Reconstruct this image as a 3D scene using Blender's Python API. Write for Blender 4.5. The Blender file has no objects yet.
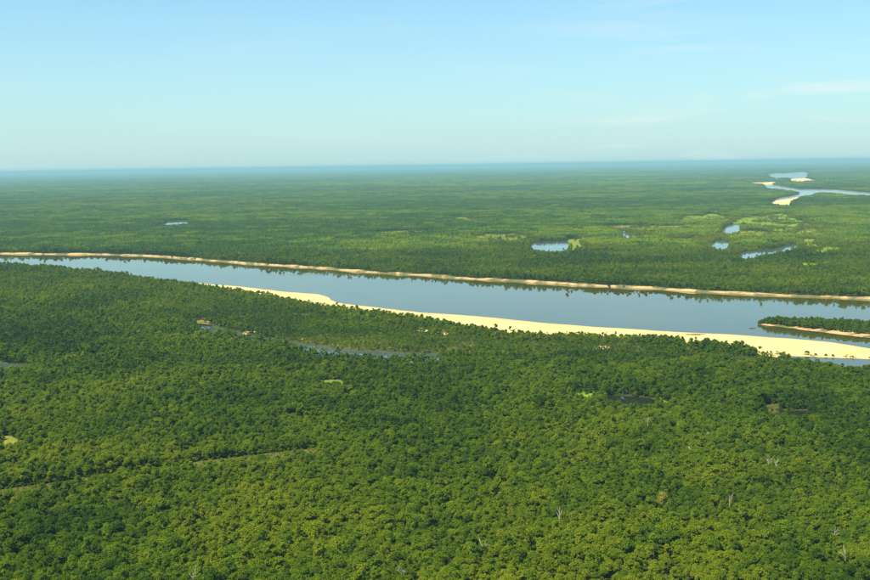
import bpy, bmesh, math, random
import numpy as np
from mathutils import Matrix, Vector
from mathutils.geometry import delaunay_2d_cdt

random.seed(7)
RNG = np.random.default_rng(11)
SC = bpy.context.scene
COL = SC.collection

# ------------------------------------------------------------------ camera
W, H, F = 870.0, 580.0, 1195.0          # photograph size and focal length in its pixels
CAMZ = 260.0
PITCH = math.atan((290 - 165.2) / F)
ROLL = math.radians(0.877)
fwd = Vector((0, math.cos(PITCH), -math.sin(PITCH)))
r0 = Vector((1, 0, 0)); u0 = Vector((0, math.sin(PITCH), math.cos(PITCH)))
right = r0 * math.cos(ROLL) - u0 * math.sin(ROLL)
up = r0 * math.sin(ROLL) + u0 * math.cos(ROLL)
cd = bpy.data.cameras.new('camera'); cam = bpy.data.objects.new('camera', cd); COL.objects.link(cam)
cam.matrix_world = Matrix(((right.x, up.x, -fwd.x, 0), (right.y, up.y, -fwd.y, 0),
                           (right.z, up.z, -fwd.z, CAMZ), (0, 0, 0, 1)))
cd.sensor_fit = 'HORIZONTAL'; cd.sensor_width = 36.0; cd.lens = 36.0 * F / W
cd.clip_start = 1.0; cd.clip_end = 500000.0
SC.camera = cam

# ------------------------------------------------------------------ sky, sun, exposure
SUN_EL, SUN_AZ = math.radians(57), math.radians(-124)     # azimuth from +Y, negative = to the left
wd = bpy.data.worlds.new('World'); SC.world = wd; wd.use_nodes = True
nt = wd.node_tree; nt.nodes.clear()
N = nt.nodes.new; L = nt.links.new
sky = N('ShaderNodeTexSky'); sky.sky_type = 'NISHITA'; sky.sun_disc = False
sky.sun_elevation = SUN_EL; sky.sun_rotation = SUN_AZ
sky.altitude = 200; sky.air_density = 1.0; sky.dust_density = 0.25; sky.ozone_density = 6.0
tint = N('ShaderNodeMix'); tint.data_type = 'RGBA'; tint.blend_type = 'MULTIPLY'
tint.inputs['Factor'].default_value = 1.0
tint.inputs['B'].default_value = (0.80, 1.0, 0.96, 1)
L(sky.outputs[0], tint.inputs['A'])
# thin high cirrus: streaks over the whole dome
tc = N('ShaderNodeTexCoord')
sep = N('ShaderNodeSeparateXYZ'); L(tc.outputs['Generated'], sep.inputs[0])
at2 = N('ShaderNodeMath'); at2.operation = 'ARCTAN2'; L(sep.outputs['X'], at2.inputs[0]); L(sep.outputs['Y'], at2.inputs[1])
cmb = N('ShaderNodeCombineXYZ')
sx = N('ShaderNodeMath'); sx.operation = 'MULTIPLY'; sx.inputs[1].default_value = 5.0; L(at2.outputs[0], sx.inputs[0])
sz = N('ShaderNodeMath'); sz.operation = 'MULTIPLY'; sz.inputs[1].default_value = 42.0; L(sep.outputs['Z'], sz.inputs[0])
L(sx.outputs[0], cmb.inputs[0]); L(sz.outputs[0], cmb.inputs[1]); cmb.inputs[2].default_value = 3.7
nz = N('ShaderNodeTexNoise'); nz.inputs['Scale'].default_value = 1.0; nz.inputs['Detail'].default_value = 5; nz.inputs['Distortion'].default_value = 0.6
L(cmb.outputs[0], nz.inputs['Vector'])
rmp = N('ShaderNodeMapRange'); rmp.inputs['From Min'].default_value = 0.52; rmp.inputs['From Max'].default_value = 0.85
rmp.inputs['To Max'].default_value = 0.85
L(nz.outputs['Fac'], rmp.inputs['Value'])
cl = N('ShaderNodeMix'); cl.data_type = 'RGBA'
cl.inputs['B'].default_value = (4.9, 5.5, 5.4, 1)
# the streaks thicken towards the right-hand part of the sky
mk = N('ShaderNodeMapRange'); mk.interpolation_type = 'SMOOTHSTEP'; mk.inputs['From Min'].default_value = 0.0; mk.inputs['From Max'].default_value = 0.30
mk.inputs['To Min'].default_value = 0.18; L(at2.outputs[0], mk.inputs['Value'])
cm = N('ShaderNodeMath'); cm.operation = 'MULTIPLY'; L(rmp.outputs[0], cm.inputs[0]); L(mk.outputs[0], cm.inputs[1])
L(cm.outputs[0], cl.inputs['Factor'])
# low haze layer of the whole horizon: pale near elevation 0, gone higher up
ab = N('ShaderNodeMath'); ab.operation = 'ABSOLUTE'; L(sep.outputs['Z'], ab.inputs[0])
dv = N('ShaderNodeMath'); dv.operation = 'MULTIPLY'; dv.inputs[1].default_value = -1 / 0.095; L(ab.outputs[0], dv.inputs[0])
ex = N('ShaderNodeMath'); ex.operation = 'EXPONENT'; L(dv.outputs[0], ex.inputs[0])
hf = N('ShaderNodeMath'); hf.operation = 'MULTIPLY'; hf.inputs[1].default_value = 0.92; L(ex.outputs[0], hf.inputs[0])
hl = N('ShaderNodeMix'); hl.data_type = 'RGBA'; hl.inputs['B'].default_value = (2.90, 4.30, 4.45, 1)
L(hf.outputs[0], hl.inputs['Factor']); L(tint.outputs['Result'], hl.inputs['A'])
L(hl.outputs['Result'], cl.inputs['A'])
bg = N('ShaderNodeBackground'); bg.inputs['Strength'].default_value = 0.067
L(cl.outputs['Result'], bg.inputs['Color'])
wo = N('ShaderNodeOutputWorld'); L(bg.outputs[0], wo.inputs[0])

sd = bpy.data.lights.new('sun', 'SUN'); sd.energy = 5.0; sd.angle = math.radians(0.5); sd.color = (1.0, 0.90, 0.70)
so = bpy.data.objects.new('sun', sd); COL.objects.link(so)
sdir = Vector((math.sin(SUN_AZ) * math.cos(SUN_EL), math.cos(SUN_AZ) * math.cos(SUN_EL), math.sin(SUN_EL)))
so.rotation_euler = sdir.to_track_quat('Z', 'Y').to_euler()

vs = SC.view_settings
vs.view_transform = 'Standard'; vs.look = 'None'; vs.gamma = 1.0; vs.exposure = 1.37; vs.use_curve_mapping = False
SC.cycles.max_bounces = 6; SC.cycles.diffuse_bounces = 3; SC.cycles.glossy_bounces = 2
SC.cycles.transmission_bounces = 2; SC.cycles.volume_bounces = 0; SC.cycles.transparent_max_bounces = 6
SC.cycles.use_denoising = True
SC.cycles.sample_clamp_indirect = 4.0

# ------------------------------------------------------------------ helpers
LAND = 3.0          # level of the flood plain above the river's water (z = 0)
TOP = 12.5          # usual tree-top level, used where a tree line hides the edge behind it

def gp(x, y, z=0.0):
    """photo pixel -> point on the level z"""
    d = right * ((x - W / 2) / F) - up * ((y - H / 2) / F) + fwd
    t = (z - CAMZ) / d.z
    return np.array((d.x * t, d.y * t))

def px_of(P):
    """world points (n,3) -> photo pixels"""
    P = np.asarray(P, float); v = P - np.array((0, 0, CAMZ))
    dz = v @ np.array(fwd); return W / 2 + F * (v @ np.array(right)) / dz, H / 2 - F * (v @ np.array(up)) / dz, F / dz

def poly(pts, z=0.0):
    return np.array([gp(p[0], p[1], p[2] if len(p) > 2 else z) for p in pts])

def resample(P, n):
    P = np.asarray(P, float); s = np.r_[0, np.cumsum(np.hypot(*np.diff(P[:, :2], axis=0).T))]
    t = np.linspace(0, s[-1], n)
    return np.stack([np.interp(t, s, P[:, k]) for k in range(P.shape[1])], 1)

def smooth(P, k=2):
    for _ in range(k):
        Q = P.copy(); Q[1:-1] = (P[:-2] + 2 * P[1:-1] + P[2:]) / 4; P = Q
    return P

def wiggle(P, amp, freq=0.02, seed=0):
    """natural irregularity of a shore line"""
    n = vnoise(P[:, 0] * freq, P[:, 1] * freq, seed) - .5
    m = vnoise(P[:, 0] * freq * 3.1, P[:, 1] * freq * 3.1, seed + 5) - .5
    t = np.gradient(P, axis=0); t /= np.linalg.norm(t, axis=1)[:, None] + 1e-9
    nn = np.stack([-t[:, 1], t[:, 0]], 1)
    return P + nn * (amp * (2 * n + m))[:, None]

def hsh(ix, iy, seed):
    v = np.sin(ix * 127.1 + iy * 311.7 + seed * 74.7) * 43758.5453
    return v - np.floor(v)

def vnoise(x, y, seed=0):
    x = np.asarray(x, float); y = np.asarray(y, float)
    ix = np.floor(x); iy = np.floor(y); fx = x - ix; fy = y - iy
    fx = fx * fx * (3 - 2 * fx); fy = fy * fy * (3 - 2 * fy)
    a = hsh(ix, iy, seed); b = hsh(ix + 1, iy, seed); c = hsh(ix, iy + 1, seed); d = hsh(ix + 1, iy + 1, seed)
    return (a * (1 - fx) + b * fx) * (1 - fy) + (c * (1 - fx) + d * fx) * fy

def fbm(x, y, scale, seed=0, oct=4):
    s = 0; a = .5; t = 0
    for o in range(oct):
        s = s + a * vnoise(x / scale * 2 ** o, y / scale * 2 ** o, seed + o * 13); t += a; a *= .5
    return s / t

def inside(px, py, P):
    px = np.asarray(px); py = np.asarray(py)
    res = np.zeros(px.shape, bool)
    x0, y0 = P.min(0); x1, y1 = P.max(0)
    m = np.where((px >= x0) & (px <= x1) & (py >= y0) & (py <= y1))[0]
    if len(m) == 0: return res
    qx, qy = px[m], py[m]; r = np.zeros(len(m), bool)
    for i in range(len(P)):
        ax, ay = P[i]; bx, by = P[i - 1]
        if ay == by: continue
        c = ((ay > qy) != (by > qy)) & (qx < (bx - ax) * (qy - ay) / (by - ay) + ax)
        r ^= c
    res[m] = r
    return res

def mesh_obj(name, V, Fc, mats, parent=None, midx=None, smooth_sh=False):
    me = bpy.data.meshes.new(name)
    me.from_pydata([tuple(v) for v in V], [], [tuple(f) for f in Fc])
    for m in (mats if isinstance(mats, (list, tuple)) else [mats]): me.materials.append(m)
    if midx is not None: me.polygons.foreach_set('material_index', np.asarray(midx, np.int32))
    if smooth_sh: me.polygons.foreach_set('use_smooth', np.ones(len(me.polygons), bool))
    o = bpy.data.objects.new(name, me); COL.objects.link(o)
    if parent: o.parent = parent
    return o

def tag(o, label, cat=None, group=None, kind=None):
    o['label'] = label
    if cat: o['category'] = cat
    if group: o['group'] = group
    if kind: o['kind'] = kind
    return o

# ------------------------------------------------------------------ materials
def mat(name):
    m = bpy.data.materials.new(name); m.use_nodes = True; m.node_tree.nodes.clear(); return m, m.node_tree

def out(nt, sh):
    o = nt.nodes.new('ShaderNodeOutputMaterial'); nt.links.new(sh, o.inputs['Surface']); return o

def noise(nt, scale, detail=4, vec=None, dist=0.0):
    n = nt.nodes.new('ShaderNodeTexNoise'); n.inputs['Scale'].default_value = scale
    n.inputs['Detail'].default_value = detail; n.inputs['Distortion'].default_value = dist
    if vec is None:
        g = nt.nodes.new('ShaderNodeNewGeometry'); vec = g.outputs['Position']
    nt.links.new(vec, n.inputs['Vector']); return n

def ramp(nt, fac, stops):
    r = nt.nodes.new('ShaderNodeValToRGB'); e = r.color_ramp.elements
    while len(e) < len(stops): e.new(0.5)
    for i, (p, c) in enumerate(stops): e[i].position = p; e[i].color = (*c, 1)
    nt.links.new(fac, r.inputs[0]); return r

def mixc(nt, a, b, fac, mode='MIX'):
    m = nt.nodes.new('ShaderNodeMix'); m.data_type = 'RGBA'; m.blend_type = mode
    for s, k in ((a, 'A'), (b, 'B')):
        if isinstance(s, tuple): m.inputs[k].default_value = (*s, 1)
        else: nt.links.new(s, m.inputs[k])
    if isinstance(fac, (int, float)): m.inputs['Factor'].default_value = fac
    else: nt.links.new(fac, m.inputs['Factor'])
    return m.outputs['Result']

def diffuse(nt, col, rough=0.9, spec=0.2, bump=None, bump_s=0.5, bump_d=1.0):
    p = nt.nodes.new('ShaderNodeBsdfPrincipled'); p.inputs['Roughness'].default_value = rough
    p.inputs['Specular IOR Level'].default_value = spec
    if isinstance(col, tuple): p.inputs['Base Color'].default_value = (*col, 1)
    else: nt.links.new(col, p.inputs['Base Color'])
    if bump is not None:
        b = nt.nodes.new('ShaderNodeBump'); b.inputs['Strength'].default_value = bump_s; b.inputs['Distance'].default_value = bump_d
        nt.links.new(bump, b.inputs['Height']); nt.links.new(b.outputs[0], p.inputs['Normal'])
    return p.outputs[0]

# foliage: hue from the tree's own 'tint', small changes from clump to clump in 'var'
def foliage_material():
    m, nt = mat('foliage')
    a = nt.nodes.new('ShaderNodeAttribute'); a.attribute_type = 'INSTANCER'; a.attribute_name = 'tint'
    v = nt.nodes.new('ShaderNodeAttribute'); v.attribute_type = 'GEOMETRY'; v.attribute_name = 'var'
    ad = nt.nodes.new('ShaderNodeMath'); ad.operation = 'MULTIPLY_ADD'; ad.inputs[1].default_value = 0.24; ad.inputs[2].default_value = -0.12
    nt.links.new(v.outputs['Fac'], ad.inputs[0])
    sm = nt.nodes.new('ShaderNodeMath'); sm.operation = 'ADD'; sm.use_clamp = True
    nt.links.new(ad.outputs[0], sm.inputs[0]); nt.links.new(a.outputs['Fac'], sm.inputs[1])
    c = ramp(nt, sm.outputs[0], [(0.0, (0.034, 0.078, 0.009)), (0.28, (0.080, 0.146, 0.008)), (0.52, (0.130, 0.198, 0.007)),
                                 (0.75, (0.186, 0.238, 0.008)), (0.92, (0.212, 0.248, 0.014)), (1.0, (0.30, 0.24, 0.05))])
    d = nt.nodes.new('ShaderNodeBsdfDiffuse'); nt.links.new(c.outputs[0], d.inputs[0])
    t = nt.nodes.new('ShaderNodeBsdfTranslucent'); nt.links.new(c.outputs[0], t.inputs[0])
    mx = nt.nodes.new('ShaderNodeMixShader'); mx.inputs[0].default_value = 0.46
    nt.links.new(d.outputs[0], mx.inputs[1]); nt.links.new(t.outputs[0], mx.inputs[2])
    out(nt, mx.outputs[0]); return m
M_FOL = foliage_material()

m, nt = mat('bark'); n = noise(nt, 1.2); c = ramp(nt, n.outputs['Fac'], [(0.3, (0.09, 0.075, 0.055)), (0.7, (0.20, 0.18, 0.14))])
out(nt, diffuse(nt, c.outputs[0])); M_BARK = m
m, nt = mat('dead_wood'); n = noise(nt, 0.9); c = ramp(nt, n.outputs['Fac'], [(0.3, (0.27, 0.245, 0.17)), (0.7, (0.48, 0.44, 0.33))])
out(nt, diffuse(nt, c.outputs[0])); M_DEAD = m
m, nt = mat('dark_driftwood'); n = noise(nt, 0.9); c = ramp(nt, n.outputs['Fac'], [(0.3, (0.05, 0.04, 0.03)), (0.7, (0.12, 0.10, 0.07))])
out(nt, diffuse(nt, c.outputs[0])); M_DRIFT = m

def ground_material():
    m, nt = mat('forest_floor')
    a = noise(nt, 0.004, 6); b = noise(nt, 0.06, 5)
    c1 = ramp(nt, a.outputs['Fac'], [(0.3, (0.028, 0.040, 0.012)), (0.52, (0.045, 0.062, 0.016)), (0.75, (0.085, 0.085, 0.028))])
    c2 = ramp(nt, b.outputs['Fac'], [(0.3, (0.6, 0.6, 0.6)), (0.7, (1.3, 1.25, 1.1))])
    col = mixc(nt, c1.outputs[0], c2.outputs[0], 1.0, 'MULTIPLY')
    out(nt, diffuse(nt, col, 1.0, 0.0)); return m
M_GROUND = ground_material()

def sand_material(name, veg=0.0, pale=(0.52, 0.395, 0.165), wet=(0.36, 0.255, 0.115)):
    m, nt = mat(name)
    a = noise(nt, 0.018, 6, dist=0.5); b = noise(nt, 0.25, 4)
    c = ramp(nt, a.outputs['Fac'], [(0.30, tuple(0.74 * k for k in pale)), (0.55, pale), (0.8, tuple(min(1, 1.06 * k) for k in pale))])
    col = mixc(nt, c.outputs[0], ramp(nt, b.outputs['Fac'], [(0.3, (0.93, 0.93, 0.92)), (0.7, (1.04, 1.04, 1.03))]).outputs[0], 1.0, 'MULTIPLY')
    # damp sand within a few decimetres of the water's level
    g = nt.nodes.new('ShaderNodeNewGeometry'); s = nt.nodes.new('ShaderNodeSeparateXYZ'); nt.links.new(g.outputs['Position'], s.inputs[0])
    mr = nt.nodes.new('ShaderNodeMapRange'); mr.inputs['From Min'].default_value = 0.15; mr.inputs['From Max'].default_value = 1.05
    zz = nt.nodes.new('ShaderNodeMath'); zz.operation = 'MULTIPLY_ADD'; zz.inputs[1].default_value = -1.6; nt.links.new(a.outputs['Fac'], zz.inputs[0])
    zs = nt.nodes.new('ShaderNodeMath'); zs.operation = 'ADD'; zs.inputs[1].default_value = 0.8; nt.links.new(s.outputs['Z'], zs.inputs[0]); nt.links.new(zs.outputs[0], zz.inputs[2])
    nt.links.new(zz.outputs[0], mr.inputs['Value'])
    col = mixc(nt, wet, col, mr.outputs[0])
    if veg > 0:
        v = noise(nt, 0.022, 5, dist=0.8)
        f = nt.nodes.new('ShaderNodeMapRange'); f.inputs['From Min'].default_value = 0.62 - veg * 0.2; f.inputs['From Max'].default_value = 0.72 - veg * 0.2
        nt.links.new(v.outputs['Fac'], f.inputs['Value'])
        vc = ramp(nt, b.outputs['Fac'], [(0.35, (0.05, 0.065, 0.018)), (0.65, (0.12, 0.10, 0.04))])
        col = mixc(nt, col, vc.outputs[0], f.outputs[0])
    out(nt, diffuse(nt, col, 0.95, 0.15, b.outputs['Fac'], 0.3, 0.5)); return m
M_SAND = sand_material('sand', 0.0)
M_BANK = sand_material('bank_sand', 0.8, (0.34, 0.24, 0.11), (0.11, 0.088, 0.042))
M_MUD = sand_material('mud', 0.5, (0.13, 0.11, 0.06), (0.07, 0.06, 0.035))

def water_material(name, deep, rough, bump_d, scale=0.035):
    m, nt = mat(name)
    p = nt.nodes.new('ShaderNodeBsdfPrincipled')
    a = noise(nt, 0.0016, 3)
    c = ramp(nt, a.outputs['Fac'], [(0.35, deep), (0.65, tuple(k * 1.25 for k in deep))])
    nt.links.new(c.outputs[0], p.inputs['Base Color'])
    p.inputs['IOR'].default_value = 1.28; p.inputs['Specular Tint'].default_value = (1.0, 0.96, 0.86, 1)
    gx = nt.nodes.new('ShaderNodeNewGeometry'); mp = nt.nodes.new('ShaderNodeMapping'); mp.inputs['Scale'].default_value = (0.0012, 0.008, 1)
    mp.inputs['Rotation'].default_value = (0, 0, 0.55); nt.links.new(gx.outputs['Position'], mp.inputs[0])
    wn = noise(nt, 1.0, 4, mp.outputs[0], 0.6)                    # wind and current streaks
    mr = nt.nodes.new('ShaderNodeMapRange'); mr.inputs['From Min'].default_value = 0.48; mr.inputs['From Max'].default_value = 0.68
    mr.inputs['To Min'].default_value = rough; mr.inputs['To Max'].default_value = rough + 0.07
    nt.links.new(wn.outputs['Fac'], mr.inputs['Value']); nt.links.new(mr.outputs[0], p.inputs['Roughness'])
    g = nt.nodes.new('ShaderNodeNewGeometry')
    n = noise(nt, scale, 3, g.outputs['Position'])
    b = nt.nodes.new('ShaderNodeBump'); b.inputs['Strength'].default_value = 1.0; b.inputs['Distance'].default_value = bump_d
    nt.links.new(n.outputs['Fac'], b.inputs['Height']); nt.links.new(b.outputs[0], p.inputs['Normal'])
    out(nt, p.outputs[0]); return m
M_RIVER = water_material('river_water', (0.034, 0.036, 0.004), 0.02, 0.02)
M_POND = water_material('pond_water', (0.035, 0.055, 0.050), 0.04, 0.008)

M_POOL = water_material('dark_pool_water', (0.010, 0.013, 0.006), 0.03, 0.004)
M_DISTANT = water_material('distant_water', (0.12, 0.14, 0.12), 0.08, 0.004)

def grass_material(name, a, b):
    m, nt = mat(name)
    n = noise(nt, 0.02, 6); k = noise(nt, 0.5, 4)
    c = ramp(nt, n.outputs['Fac'], [(0.3, a), (0.7, b)])
    col = mixc(nt, c.outputs[0], ramp(nt, k.outputs['Fac'], [(0.3, (0.75, 0.75, 0.75)), (0.7, (1.2, 1.2, 1.2))]).outputs[0], 1.0, 'MULTIPLY')
    out(nt, diffuse(nt, col, 1.0, 0.0, k.outputs['Fac'], 0.8, 0.5)); return m
M_MEADOW = grass_material('meadow_grass', (0.075, 0.135, 0.014), (0.125, 0.195, 0.018))
M_DRYGRASS = grass_material('dry_grass', (0.085, 0.085, 0.022), (0.15, 0.13, 0.04))
M_TRACK = grass_material('track_growth', (0.045, 0.052, 0.013), (0.080, 0.078, 0.022))
M_YELLOW = grass_material('yellow_grass', (0.085, 0.125, 0.016), (0.15, 0.165, 0.026))

# ------------------------------------------------------------------ outlines traced on the photograph, laid on the plain
far_px = [(-260, 251.5), (-130, 252.6), (0, 254), (60, 254.6), (100, 254.9), (140, 256), (200, 260), (250, 264.5), (300, 267.3), (340, 270.2), (380, 273.6),
          (420, 275.7), (475, 280), (520, 281.8), (560, 284.5), (600, 287), (640, 288.5), (700, 292.2), (740, 294), (780, 296.2),
          (810, 297.4), (840, 298.4), (870, 299.9), (960, 303), (1130, 309)]
FAR = wiggle(smooth(resample(poly(far_px), 420), 3), 5, 0.02, 3)
tree_px = [(-260, 252.6), (-130, 255), (0, 261.2), (50, 265.3), (90, 269), (120, 272.2), (140, 275), (160, 277.5), (190, 283.2), (200, 286),
           (240, 291), (280, 298), (300, 300.5), (320, 304.5), (340, 307.6), (380, 312.6), (420, 318), (440, 321.7), (465, 325.5), (500, 331.5),
           (520, 334.5), (540, 334.8), (570, 332.5), (600, 334.8), (650, 337), (700, 342), (740, 346), (770, 353), (785, 357), (810, 362),
           (830, 364), (870, 366), (960, 371), (1130, 380)]
NEAR = wiggle(smooth(resample(poly([(x, y, TOP if x < 180 else 9.0 if x < 200 else 8.0 if x < 765 else 11.0) for x, y in tree_px]), 420), 2), 7, 0.02, 9)
sandf_px = [(168, 280), (190, 282.6), (200, 283.2), (240, 286.6), (280, 291.2), (300, 292.6), (316, 294), (328, 297.5), (330, 300), (340, 303.4), (380, 308),
            (420, 312.4), (440, 313.5), (480, 316.4), (520, 320.4), (560, 324), (600, 327), (660, 331), (690, 332.6), (720, 333.8),
            (740, 334.7), (780, 337.6), (800, 339.4), (830, 342.6), (870, 349.2), (960, 361), (1010, 366)]
SANDF = wiggle(smooth(resample(poly(sandf_px), 300), 1), 3, 0.02, 21)
FARB = None

def off(P, d):
    t = np.gradient(P, axis=0); t /= np.linalg.norm(t, axis=1)[:, None]
    return P + np.stack([-t[:, 1], t[:, 0]], 1) * d       # left of the direction of travel (away from the camera)

RIVER = np.r_[off(FAR, 16)[::2], NEAR[::-1][::2]]

chan_far = [(196, 322.5), (212, 325.6), (230, 330.4), (260, 337.2), (290, 341.6), (320, 346.4), (350, 350), (400, 352.2), (430, 353), (440, 354)]
chan_near = [(440, 356.5), (410, 356.4), (380, 356.2), (350, 355), (320, 351.5), (300, 347.4), (286, 342.4), (262, 336.6), (245, 333), (228, 330.6), (222, 332), (208, 330), (196, 325)]
CHAN = np.r_[wiggle(resample(poly(chan_far, 1.0), 70), 2.5, 0.04, 31), wiggle(resample(poly(chan_near, TOP - 1), 70), 2.5, 0.04, 37)]
def strip_px(up_pts, lo_pts, zu=2.4, zl=TOP, n=40, seed=1, amp=2.0):
    return np.r_[wiggle(resample(poly(up_pts, zu), n), amp, 0.05, seed), wiggle(resample(poly(lo_pts, zl), n), amp, 0.05, seed + 1)]
def grow(pts, kx, ky):
    c = np.mean(pts, 0); return [(c[0] + (x - c[0]) * kx, c[1] + (y - c[1]) * ky) for x, y in pts]
def poly2(pts, h=12.0):
    """outline of a far clearing: its lower side is where the tops of the trees in front of it begin"""
    A = np.array(pts, float); a = np.roll(A, 1, 0); b = np.roll(A, -1, 0); t = b - a
    area = np.sum(a[:, 0] * A[:, 1] - A[:, 0] * a[:, 1])
    nrm = np.stack([t[:, 1], -t[:, 0]], 1) * np.sign(area); nrm /= np.linalg.norm(nrm, axis=1)[:, None]
    w = np.clip(nrm[:, 1], 0, 1) ** .6
    return np.array([gp(x, y, LAND + h * k) for (x, y), k in zip(pts, w)])
def ell(cx, cy, rx, ry, seed=0, n=40, rough=0.35, h=7.0):
    a = np.linspace(0, 2 * math.pi, n, endpoint=False)
    k = 1 + rough * (vnoise(np.cos(a) * 2.3 + 7 + seed, np.sin(a) * 2.3 + 3, seed) - .5) * 2
    return np.array([gp(cx + rx * k[i] * math.cos(t), cy - ry * k[i] * math.sin(t), LAND + h * max(0.0, -math.sin(t))) for i, t in enumerate(a)])

WATERS = {   # name: (outline, level, material, label)
 'slough_left': (strip_px([(-60, 357), (-10, 361.5), (2, 362.5), (20, 364.6), (30, 364.4)], [(30, 365.2), (10, 368.5), (3, 370.6), (-10, 371), (-60, 369)], n=24, seed=51), 2.2, M_POND, 'narrow slough cut by the left edge below the forest'),
 'dark_pool': (strip_px([(604, 395.8), (612, 395), (650, 397.6), (656, 399.5)], [(656, 401.5), (630, 401.5), (606, 399)], n=24, seed=55, zl=LAND+9), 2.2, M_POOL, 'dark pool hidden among the trees right of centre'),
 'shaded_pool': (strip_px([(768, 408.6), (785, 409.8), (812, 411.5)], [(812, 413.6), (790, 413.2), (768, 411)], n=20, seed=57, zl=LAND+9), 2.2, M_POOL, 'small shaded pool in the forest near the right edge'),
 'far_pond': (poly2(grow([(530.5, 246.2), (534, 242.6), (545, 241.2), (558, 241), (566.5, 240.6), (569.5, 243.5), (566, 248), (556, 249), (540, 248.4)], 1.12, 1.15)), 2.4, M_POND, 'blue oval pond with a yellow rim beyond the river'),
 'left_pond': (poly2(grow([(164.5, 223), (168, 221.6), (176, 221.1), (185.5, 221.1), (187, 222.6), (178, 222.8), (170, 223.2)], 1.25, 2.0)), 2.4, M_POND, 'thin pale pond far off at the left'),
 'marsh_pond': (poly2(grow([(722.5, 228.6), (728, 225), (735, 223.6), (741, 220.4), (748, 219.6), (746, 222), (739, 225), (742, 229), (734, 231), (726, 230.6)], 1.14, 1.3)), 2.4, M_POND, 'pale pond with a bent arm in the green marsh'),
 'round_pond': (poly2(grow([(711, 244.5), (716, 241.2), (722, 240.4), (729, 242.6), (727, 246.5), (720, 248), (714, 246.6)], 1.14, 1.3)), 2.4, M_POND, 'small rounded pond at the left end of the marsh'),
 'long_pond': (poly2(grow([(739.5, 253.6), (745, 251.2), (754, 250.6), (762, 249.8), (772, 248.6), (784, 246.2), (793.5, 244.6), (795, 246.4), (786, 249.4), (772, 251.4), (760, 253.4), (748, 255.6)], 1.14, 1.3)), 2.4, M_POND, 'long thin pond along the front of the marsh'),
 'creek_pool': (poly2(grow([(620, 232.6), (625, 231.4), (629, 233.4), (634, 235.2), (630, 236.2), (624, 235)], 1.14, 1.3)), 2.4, M_POND, 'tiny pool beside a pale bank beyond the river'),
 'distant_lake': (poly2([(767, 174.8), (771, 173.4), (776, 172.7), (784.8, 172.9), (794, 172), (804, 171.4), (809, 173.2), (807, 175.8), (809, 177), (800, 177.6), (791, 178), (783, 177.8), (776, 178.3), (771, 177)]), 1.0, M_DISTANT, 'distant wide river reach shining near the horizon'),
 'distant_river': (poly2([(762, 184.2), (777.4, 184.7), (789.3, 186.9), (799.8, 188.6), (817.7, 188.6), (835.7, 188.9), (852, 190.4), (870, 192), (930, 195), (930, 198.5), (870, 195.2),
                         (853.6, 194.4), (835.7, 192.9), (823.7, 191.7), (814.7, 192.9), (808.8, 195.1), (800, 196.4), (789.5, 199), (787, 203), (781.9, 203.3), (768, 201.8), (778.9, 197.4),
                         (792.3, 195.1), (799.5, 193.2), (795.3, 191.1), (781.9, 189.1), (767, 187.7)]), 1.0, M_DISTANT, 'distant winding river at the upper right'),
}

# ------------------------------------------------------------------ ground: one sheet with the water bodies cut out, steep earth edges
def build_ground():
    R = 150000.0
    outer = [(-R, -R), (R, -R), (R, R), (-R, R)]
    polys = [RIVER, CHAN] + [w[0] for w in WATERS.values()]
    # extra rings keep triangles reasonable
    verts = [Vector(p) for p in outer]; edges = [(i, (i + 1) % 4) for i in range(4)]
    for rr in (1500, 6000, 20000, 60000):
        for k in range(24):
            a = 2 * math.pi * k / 24 + rr
            verts.append(Vector((rr * math.cos(a), rr * math.sin(a))))
    for P in polys:
        b = len(verts); n = len(P)
        verts += [Vector(p) for p in P]; edges += [(b + i, b + (i + 1) % n) for i in range(n)]
    v, e, f, *_ = delaunay_2d_cdt(verts, edges, [], 0, 0.01)
    V = np.array([(p.x, p.y) for p in v]); tri = [list(q) for q in f]
    cen = np.array([V[q].mean(0) for q in tri]); bad = np.zeros(len(tri), bool)
    for P in polys: bad |= inside(cen[:, 0], cen[:, 1], P)
    keep = [q for q, b in zip(tri, bad) if not b]
    VV = [(x, y, LAND) for x, y in V]
    cnt = {}
    for q in keep:
        for i in range(len(q)):
            k = (q[i], q[(i + 1) % len(q)]); cnt[k] = cnt.get(k, 0) + 1
    faces = [tuple(q) for q in keep]; low = {}
    def lo(i):
        if i not in low: low[i] = len(VV); VV.append((V[i][0], V[i][1], -1.5))
        return low[i]
    for (a, b) in list(cnt):
        if (b, a) not in cnt and max(abs(V[a]).max(), abs(V[b]).max()) < R - 1:
            faces.append((b, a, lo(a), lo(b)))
    o = mesh_obj('ground', VV, faces, M_GROUND)
    tag(o, 'wooded flood plain stretching to the horizon on both sides of the river', kind='structure')
build_ground()

def sheet(name, P, z, material, label, kind='structure'):
    v, e, f, *_ = delaunay_2d_cdt([Vector(p) for p in P], [(i, (i + 1) % len(P)) for i in range(len(P))], [], 1, 0.01)
    o = mesh_obj(name, [(p.x, p.y, z) for p in v], [tuple(q) for q in f], material)
    tag(o, label, kind=kind); return o

sheet('river', RIVER, 0.0, M_RIVER, 'broad calm blue-green river crossing the whole view')
sheet('channel', CHAN, 1.0, M_POND, 'narrow backwater channel in the trees in front of the sand bar')
kinds = {'slough_left': 'slough', 'dark_pool': 'pool', 'shaded_pool': 'pool', 'creek_pool': 'pool', 'distant_lake': 'distant_river'}
for k, (P, z, mt, lb) in WATERS.items():
    sheet(kinds.get(k, k if k == 'distant_river' else 'pond'), P, z, mt, lb)

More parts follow.
